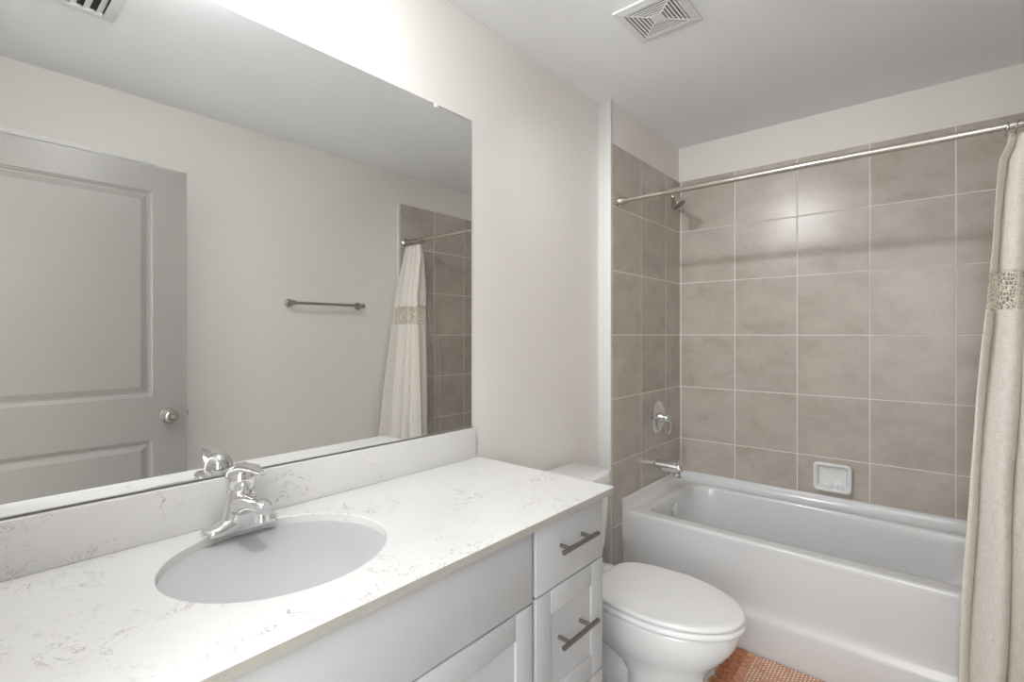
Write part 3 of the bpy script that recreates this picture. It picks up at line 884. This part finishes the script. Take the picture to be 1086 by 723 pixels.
# ------------------------------------------------------------------ curtain rod, rings, curtain, liner
RY, RZ2 = 2.172, 1.965
rod = tag(empty('shower_curtain_rod', (0.84, RY, RZ2)), 'brushed nickel curtain rod spanning the tub alcove', 'curtain rod')
mb = MB(); mb.tube([(XJ + 0.004, RY, RZ2), (0.30, RY, RZ2)], 0.0102, 24); mb.build('inner_tube', M['nickel'], rod)
mb = MB(); mb.tube([(0.300, RY, RZ2), (0.302, RY, RZ2), (W - 0.02, RY, RZ2)], [0.0115, 0.0125, 0.0125], 24); mb.build('outer_tube', M['nickel'], rod)
for x, s in ((XJ + 0.0003, 1), (W - 0.0123, -1)):
    mb = MB(); mb.lathe((x, RY, RZ2), (s, 0, 0), [(0, 0.030), (0.003, 0.031), (0.006, 0.0285), (0.010, 0.020), (0.014, 0.0175), (0.040, 0.0172), (0.041, 0.015), (0.048, 0.0145), (0.048, 0.0)], 32)
    mb.build('end_flange', M['nickel'], rod)
def make_ring(x, tilt):
    m_ = MB()
    pts = []
    rc = 0.0215
    n_ = 28
    cz = RZ2 - 0.0075
    rs_ = []
    for k in range(n_):
        t = 2 * pi * k / n_
        c_ = Vector((tilt * sin(t) * rc, rc * cos(t), rc * sin(t)))
        d_ = Vector((0, cos(t), sin(t)))
        rs_.append([Vector((x, RY, cz)) + c_ + d_ * (0.0017 * cos(2 * pi * j / 8)) + Vector((0.0017 * sin(2 * pi * j / 8), 0, 0)) for j in range(8)])
    rs_.append(rs_[0])
    m_.rings(rs_, False, False)
    return m_.build('curtain_ring', M['satin'], loc=(x, RY, cz))
ringx = [1.415, 1.436, 1.458, 1.478, 1.497, 1.516, 1.534, 1.552]
r0 = make_ring(ringx[0], 0.25)
tag(r0, 'thin metal curtain ring furthest out on the rod, nearest the middle of the tub', 'curtain ring', 'curtain rings on the rod')
for i, x in enumerate(ringx[1:]):
    c = r0.copy(); C.objects.link(c); c.location.x = x; c.rotation_euler.z = random.uniform(-0.15, 0.15)
    c['label'] = 'thin metal curtain ring bunched with others beside the right end of the rod'

cur = tag(empty('shower_curtain', (1.46, 2.12, 0.1)), 'oatmeal linen shower curtain with a lace band, pulled aside at the right', 'curtain')
def lerp(tab, z):
    if z >= tab[0][0]: return tab[0][1]
    for (a, va), (b, vb) in zip(tab, tab[1:]):
        if z >= b:
            k = (z - b) / (a - b); return vb + (va - vb) * k
    return tab[-1][1]
XL = [(1.935, 1.418), (1.90, 1.412), (1.86, 1.396), (1.80, 1.390), (1.50, 1.368), (1.39, 1.362), (0.89, 1.325), (0.29, 1.300), (0.06, 1.295)]
XR = [(1.935, 1.575), (1.2, 1.585), (0.06, 1.588)]
YL = [(1.935, 2.168), (1.80, 2.155), (1.50, 2.140), (0.9, 2.125), (0.5, 2.118), (0.06, 2.115)]
YR = [(1.935, 2.165), (1.70, 2.130), (1.20, 2.06), (0.60, 1.975), (0.06, 1.955)]
NF = 4.2
def cloth(z0, z1, nz, name, mat):
    m_ = MB()
    ns = 260
    uvs = {}
    rows = []
    for i in range(nz + 1):
        z = z1 + (z0 - z1) * i / nz
        xl, xr, yl, yr = lerp(XL, z), lerp(XR, z), lerp(YL, z), lerp(YR, z)
        k = min(1, (1.935 - z) / 0.35)
        row = []
        for j in range(ns + 1):
            s_ = j / ns
            amp = (0.011 + 0.026 * k) * (1 + 0.25 * sin(7 * s_ + 1.3))
            w = s_ + 0.018 * sin(2 * pi * 1.7 * s_ + 0.8 * z) + 0.006 * (1.9 - z) * sin(5 * s_)
            ph = 2 * pi * NF * w - 0.45
            y = yl + (yr - yl) * s_ - amp * cos(ph) + 0.003 * k * sin(2.3 * ph + 3 * z)
            x = xl + (xr - xl) * s_ + 0.45 * amp * sin(ph + 0.3) * min(1, 8 * s_) * min(1, 8 * (1 - s_))
            x += 0.0025 * sin(9 * z + 11 * s_) * k
            v = m_.bm.verts.new((x, y, z))
            uvs[v] = (s_ * 1.1, z)
            row.append(v)
        rows.append(row)
    uvl = m_.bm.loops.layers.uv.new('UVMap')
    for i in range(nz):
        for j in range(ns):
            f = m_.face([rows[i][j], rows[i][j + 1], rows[i + 1][j + 1], rows[i + 1][j]])
            for lp in f.loops: lp[uvl].uv = uvs[lp.vert]
    o = m_.build(name, mat, cur, angle=180, weld=False)
    if 'lace' not in name:
        md = o.modifiers.new('thickness', 'SOLIDIFY'); md.thickness = 0.0012; md.offset = 0
    return o
cloth(1.508, 1.935, 40, 'header_panel', M['linen'])
cloth(1.392, 1.510, 14, 'lace_band', M['lace'])
cloth(0.05, 1.394, 110, 'fabric_panel', M['linen'])
# clear liner inside the tub
mb = MB()
rows = []
for i in range(41):
    z = 1.93 + (0.20 - 1.93) * i / 40
    row = []
    for j in range(41):
        s_ = j / 40
        k = min(1, (1.93 - z) / 0.8)
        yb = 2.185 + 0.145 * k
        row.append(mb.bm.verts.new((1.445 + 0.13 * s_ - 0.02 * k * (1 - s_), yb + (0.005 + 0.010 * k) * sin(2 * pi * 3 * s_ + z), z)))
    rows.append(row)
for i in range(40):
    for j in range(40):
        mb.face([rows[i][j], rows[i][j + 1], rows[i + 1][j + 1], rows[i + 1][j]])
ln = mb.build('curtain_liner', M['liner'], loc=(1.5, 2.25, 0.2), angle=180)
tag(ln, 'clear plastic shower liner hanging inside the tub behind the linen curtain', 'curtain liner')

# ------------------------------------------------------------------ towel bar (seen in the mirror)
TBZ = 1.503
tb = tag(empty('towel_bar', (W, 1.575, TBZ)), 'satin metal towel bar on the blank wall, seen in the mirror', 'towel bar')
mb = MB(); mb.tube([(W - 0.060, 1.335, TBZ), (W - 0.060, 1.815, TBZ)], 0.0085, 20); mb.build('bar', M['satin'], tb)
for y in (1.350, 1.800):
    mb = MB(); mb.lathe((W - 0.0003, y, TBZ), (-1, 0, 0), [(0, 0.024), (0.004, 0.0245), (0.008, 0.022), (0.012, 0.014), (0.020, 0.011), (0.045, 0.011), (0.052, 0.0145), (0.066, 0.015), (0.071, 0.011), (0.071, 0)], 28)
    mb.build('wall_mount', M['satin'], tb)

# ================================================================== TOILET
TYC = 1.648
to = tag(empty('toilet', (0.4, TYC, 0)), 'white two-piece toilet with closed elongated lid between vanity and tub', 'toilet')
def egg(xb, xm, xf, hw, z, n=72, eb=0.75, ef=1.0):
    out = []
    for k in range(n):
        t = 2 * pi * k / n
        c, s_ = cos(t), sin(t)
        e = ef if c >= 0 else eb
        a = (xf - xm) if c >= 0 else (xm - xb)
        ey = 1.0 if c >= 0 else (0.8 if eb > 0.5 else 0.42)
        tp = 1.0 if (c >= 0 or eb > 0.5) else 1 - 0.16 * abs(c) ** 0.6
        out.append((xm + a * math.copysign(abs(c) ** e, c), TYC + hw * tp * math.copysign(abs(s_) ** ey, s_), z))
    return out
mb = MB()
rs = [egg(0.40, 0.53, 0.676, 0.112, 0.0005), egg(0.40, 0.53, 0.676, 0.112, 0.012), egg(0.405, 0.53, 0.668, 0.104, 0.022), egg(0.41, 0.53, 0.662, 0.098, 0.08), egg(0.41, 0.53, 0.662, 0.098, 0.15),
      egg(0.38, 0.53, 0.668, 0.104, 0.19), egg(0.31, 0.52, 0.682, 0.116, 0.222), egg(0.25, 0.51, 0.708, 0.138, 0.252), egg(0.24, 0.515, 0.738, 0.158, 0.285), egg(0.225, 0.52, 0.762, 0.171, 0.318),
      egg(0.215, 0.52, 0.774, 0.176, 0.345), egg(0.212, 0.52, 0.778, 0.178, 0.368), egg(0.213, 0.52, 0.777, 0.177, 0.380), egg(0.218, 0.52, 0.770, 0.170, 0.3855), egg(0.26, 0.52, 0.74, 0.14, 0.3862)]
mb.rings(rs)
mb.build('bowl', M['porcelain'], to, angle=60)
# shelf under the tank, trapway hump and foot
mb = MB()
mb.box((0.03, TYC - 0.155, 0.335), (0.30, TYC + 0.155, 0.3858), 0.014, 4)
rs = []
for x, z, hw, hh in ((0.05, 0.17, 0.070, 0.17), (0.12, 0.18, 0.075, 0.17), (0.20, 0.20, 0.078, 0.16), (0.28, 0.21, 0.076, 0.14), (0.36, 0.17, 0.074, 0.16), (0.46, 0.13, 0.06, 0.12)):
    rs.append([(x, TYC + hw * math.copysign(abs(cos(2 * pi * k / 32)) ** 0.7, cos(2 * pi * k / 32)), max(0.001, z + hh * math.copysign(abs(sin(2 * pi * k / 32)) ** 0.7, sin(2 * pi * k / 32)))) for k in range(32)])
mb.rings(rs)
rs = []
for z, g in ((0.0005, 0), (0.016, 0.0), (0.024, -0.008), (0.028, -0.03)):
    rs.append(rrect(0.05, 0.33 + g, TYC - 0.125 - g * 0.9, TYC + 0.125 + g * 0.9, 0.045 if g > -0.02 else 0.035, z, 6))
mb.rings(rs)
mb.build('bowl_foot', M['porcelain'], to, angle=60)
for s in (-1, 1):
    mb = MB(); mb.lathe((0.30, TYC + s * 0.105, 0.024), (0, 0, 1), [(0, 0.014), (0.008, 0.0135), (0.014, 0.010), (0.016, 0.004), (0.0162, 0)], 24); mb.build('bolt_cap', M['porcelain'], to)
mb = MB()
rs = []
for z, g in ((0.388, -0.045), (0.41, -0.030), (0.46, -0.018), (0.56, -0.008), (0.66, -0.002), (0.712, 0.0)):
    rs.append(rrect(0.018, 0.212 + g * 0.5, TYC - 0.212 - g, TYC + 0.212 + g, [0.035, 0.012, 0.012, 0.035], z, 8))
mb.rings(rs)
mb.build('tank', M['porcelain'], to, angle=60)
mb = MB()
rs = []
for z, g in ((0.7125, -0.006), (0.716, 0.0), (0.742, 0.0), (0.748, -0.003), (0.751, -0.012)):
    a, b, c_, d_ = 0.012 - g * 0.3, 0.232 + g, TYC - 0.224 - g, TYC + 0.224 + g
    ch = 0.050
    rs.append([(a, c_, z), (b - ch * 0.9, c_, z), (b - ch * 0.45, c_ + 0.014, z), (b - 0.010, c_ + ch * 0.9, z), (b, c_ + ch * 1.5, z), (b + 0.004, TYC, z), (b, d_ - ch * 1.5, z), (b - 0.010, d_ - ch * 0.9, z), (b - ch * 0.45, d_ - 0.014, z), (b - ch * 0.9, d_, z), (a, d_, z)])
mb.rings(rs)
mb.build('tank_lid', M['porcelain'], to, angle=40)
mb = MB(); mb.lathe((0.208, TYC - 0.15, 0.665), (1, 0, 0), [(0, 0.013), (0.008, 0.013), (0.010, 0.010), (0.020, 0.009), (0.020, 0)], 20)
mb.tube([(0.226, TYC - 0.15, 0.665), (0.228, TYC - 0.12, 0.661), (0.229, TYC - 0.08, 0.656)], [0.007, 0.006, 0.005], 14); mb.build('flush_lever', M['chrome'], to)
# seat and lid
def plate(z0, z1, xb, xm, xf, hw, dome=0.0, r=0.006):
    rs_ = [egg(xb + r, xm, xf - r, hw - r, z0, eb=0.42), egg(xb + r * 0.3, xm, xf - r * 0.3, hw - r * 0.3, z0 + r * 0.3, eb=0.42), egg(xb, xm, xf, hw, z0 + r, eb=0.42), egg(xb, xm, xf, hw, z1 - r * 1.2, eb=0.42),
           egg(xb + r * 0.4, xm, xf - r * 0.4, hw - r * 0.4, z1 - r * 0.4, eb=0.42), egg(xb + r * 1.4, xm, xf - r * 1.4, hw - r * 1.4, z1, eb=0.42)]
    if dome:
        for f in (0.9, 0.75, 0.5, 0.25, 0.08):
            rs_.append(egg(xm - (xm - xb) * f, xm, xm + (xf - xm) * f, hw * f, z1 + dome * (1 - f * f), eb=0.42))
    return rs_
mb = MB(); mb.rings(plate(0.3885, 0.4075, 0.305, 0.52, 0.795, 0.187)); mb.build('seat', M['seatplastic'], to, angle=60)
mb = MB(); mb.rings(plate(0.4115, 0.4285, 0.300, 0.52, 0.792, 0.184, 0.004, 0.005)); mb.build('lid', M['seatplastic'], to, angle=60)
for s in (-1, 1):
    mb = MB(); mb.box((0.262, TYC + s * 0.07 - 0.022, 0.386), (0.308, TYC + s * 0.07 + 0.022, 0.418), 0.007, 4); mb.build('seat_hinge', M['seatplastic'], to)

# water supply stop beside the toilet
ws = tag(empty('supply_valve', (0.0, 1.46, 0.16)), 'small chrome water shut-off valve on the wall beside the toilet', 'valve')
mb = MB(); mb.lathe((0.001, 1.46, 0.17), (1, 0, 0), [(0, 0.026), (0.003, 0.024), (0.004, 0.009), (0.05, 0.009), (0.05, 0)], 24)
mb.lathe((0.042, 1.46, 0.17), (0, 0, 1), [(-0.012, 0.011), (0.02, 0.011), (0.022, 0.006), (0.03, 0.006), (0.03, 0)], 20)
mb.build('valve_body', M['chrome'], ws)
mb = MB(); mb.lathe((0.05, 1.46, 0.17), (1, 0, 0), [(0, 0.006), (0.012, 0.006), (0.013, 0.015), (0.020, 0.016), (0.021, 0)], 20); mb.build('valve_handle', M['chrome'], ws)
mb = MB(); mb.tube([(0.042, 1.46, 0.195), (0.045, 1.462, 0.26), (0.075, 1.475, 0.33), (0.095, 1.485, 0.386)], 0.0045, 12); mb.build('supply_hose', M['nickel'], ws)

# ================================================================== RUG
RX0, RX1, RYA, RYB = 0.684, 1.44, 1.80, 2.196
rug = tag(empty('bath_rug', (1.05, 1.95, 0)), 'terracotta and cream woven rug with fringe, lying against the tub', 'rug')
mb = MB()
nx, ny = 60, 40
rows = [[mb.bm.verts.new((RX0 + (RX1 - RX0) * i / nx, RYA + (RYB - RYA) * j / ny, 0.009 + 0.0008 * sin(i * 1.3) * sin(j * 1.1))) for j in range(ny + 1)] for i in range(nx + 1)]
low = [[mb.bm.verts.new((RX0 + (RX1 - RX0) * i / nx, RYA + (RYB - RYA) * j / ny, 0.001)) for j in (0, ny)] for i in range(nx + 1)]
for i in range(nx):
    for j in range(ny):
        mb.face([rows[i][j], rows[i + 1][j], rows[i + 1][j + 1], rows[i][j + 1]])
    mb.face([rows[i][0], rows[i + 1][0], low[i + 1][0], low[i][0]]); mb.face([rows[i][ny], rows[i + 1][ny], low[i + 1][1], low[i][1]])
mb.build('woven_field', M['rug'], rug, angle=80)
for x0, x1 in ((RX0 - 0.027, RX0), (RX1, RX1 + 0.027)):
    mb = MB(); mb.box((x0, RYA - 0.001, 0.001), (x1, RYB + 0.001, 0.0105), 0.003, 3); mb.build('end_band', M['terracotta'], rug)
# knotted fringe, a heap of yarn loops at each end
for side, xe in ((-1, RX0 - 0.026), (1, RX1 + 0.026)):
    mb = MB()
    rnd = random.Random(11 + side)
    for k in range(72):
        y = RYA + 0.003 + (RYB - RYA - 0.006) * k / 71
        for q in range(2):
            pts = []
            yy = y + rnd.uniform(-0.003, 0.003); L = rnd.uniform(0.045, 0.075); hgt = rnd.uniform(0.004, 0.013)
            ph = rnd.uniform(0, 6)
            for t in range(8):
                f = t / 7
                pts.append((xe + side * L * f, min(yy + 0.006 * sin(ph + 5 * f) * f, 2.198), 0.0045 + hgt * sin(pi * min(1, f * 1.1)) * (0.5 + 0.5 * rnd.random())))
            mb.tube(pts, [0.0030] * 7 + [0.0018], 6)
        mb.lathe((xe + side * rnd.uniform(0.018, 0.030), y, 0.005), (0, 0, 1), [(0, 0.004), (0.003, 0.0058), (0.008, 0.0050), (0.010, 0.001)], 8)
    o = mb.build('fringe', M['fringe'], rug, angle=70); o['kind'] = 'stuff'

# ================================================================== CEILING GRILLES
fan = tag(empty('exhaust_fan_grille', (0.50, 1.665, H)), 'square white exhaust fan grille with concentric slots near the alcove', 'vent')
gx0, gx1, gy0, gy1 = 0.388, 0.618, 1.548, 1.778
cxg, cyg = (gx0 + gx1) / 2, (gy0 + gy1) / 2
mb = MB(); mb.box((cxg - 0.089, cyg - 0.089, H - 0.0060), (cxg + 0.089, cyg + 0.089, H - 0.001)); mb.build('dark_backing', M['dark'], fan, smooth=False)
mb = MB()
def sq_ring(m_, h0, h1, z0, z1, dr=0.0):
    """square frame between half sizes h0 < h1"""
    R0 = [(cxg + sx * h1, cyg + sy * h1) for sx, sy in ((-1, -1), (1, -1), (1, 1), (-1, 1))]
    R1 = [(cxg + sx * h0, cyg + sy * h0) for sx, sy in ((-1, -1), (1, -1), (1, 1), (-1, 1))]
    rs_ = [[(x, y, z1) for x, y in R0], [(x, y, z0 + dr) for x, y in R0], [(x, y, z0) for x, y in R1], [(x, y, z1) for x, y in R1]]
    rs_.append(rs_[0]); m_.rings(rs_, False, False)
sq_ring(mb, 0.0872, 0.115, H - 0.010, H - 0.0005, 0.003)
mb.build('grille_frame', M['ventplastic'], fan, smooth=False)
h1 = 0.0835
while h1 > 0.028:
    mb = MB(); sq_ring(mb, h1 - 0.0074, h1, H - 0.0085, H - 0.0065); mb.build('louver', M['ventplastic'], fan, smooth=False)
    h1 -= 0.0122
mb = MB(); mb.box((cxg - h1, cyg - h1, H - 0.0095), (cxg + h1, cyg + h1, H - 0.0065)); mb.build('centre_plate', M['ventplastic'], fan, smooth=False)
mb = MB()
for sx, sy in ((1, 1), (1, -1), (-1, 1), (-1, -1)):
    a = Vector((cxg + sx * 0.014, cyg + sy * 0.014, H - 0.0085)); b = Vector((cxg + sx * 0.088, cyg + sy * 0.088, H - 0.008))
    mb.tube([a, b], 0.002, 6)
mb.build('grille_rib', M['ventplastic'], fan, smooth=False)

reg = tag(empty('ceiling_register', (0.87, 0.28, H)), 'white slatted ceiling air register reflected at the top of the mirror', 'vent')
rx0, rx1, ry0, ry1 = 0.72, 1.00, 0.125, 0.425
mb = MB(); mb.box((rx0 + 0.03, ry0 + 0.03, H - 0.003), (rx1 - 0.03, ry1 - 0.03, H - 0.001)); mb.build('dark_backing', M['dark'], reg, smooth=False)
mb = MB()
for a, b in (((rx0, ry0), (rx1, ry0 + 0.034)), ((rx0, ry1 - 0.034), (rx1, ry1)), ((rx0, ry0 + 0.034), (rx0 + 0.034, ry1 - 0.034)), ((rx1 - 0.034, ry0 + 0.034), (rx1, ry1 - 0.034))):
    mb.box((a[0], a[1], H - 0.010), (b[0], b[1], H - 0.0005), 0.002)
mb.build('register_frame', M['ventplastic'], reg)
for k in range(7):
    y = ry0 + 0.046 + k * (ry1 - ry0 - 0.092) / 6
    mb = MB()
    mb.rings([[(x, y - 0.009, H - 0.010), (x, y - 0.0075, H - 0.0112), (x, y + 0.009, H - 0.0035), (x, y + 0.008, H - 0.0022)] for x in (rx0 + 0.032, rx1 - 0.032)])
    mb.build('slat', M['ventplastic'], reg, smooth=False)
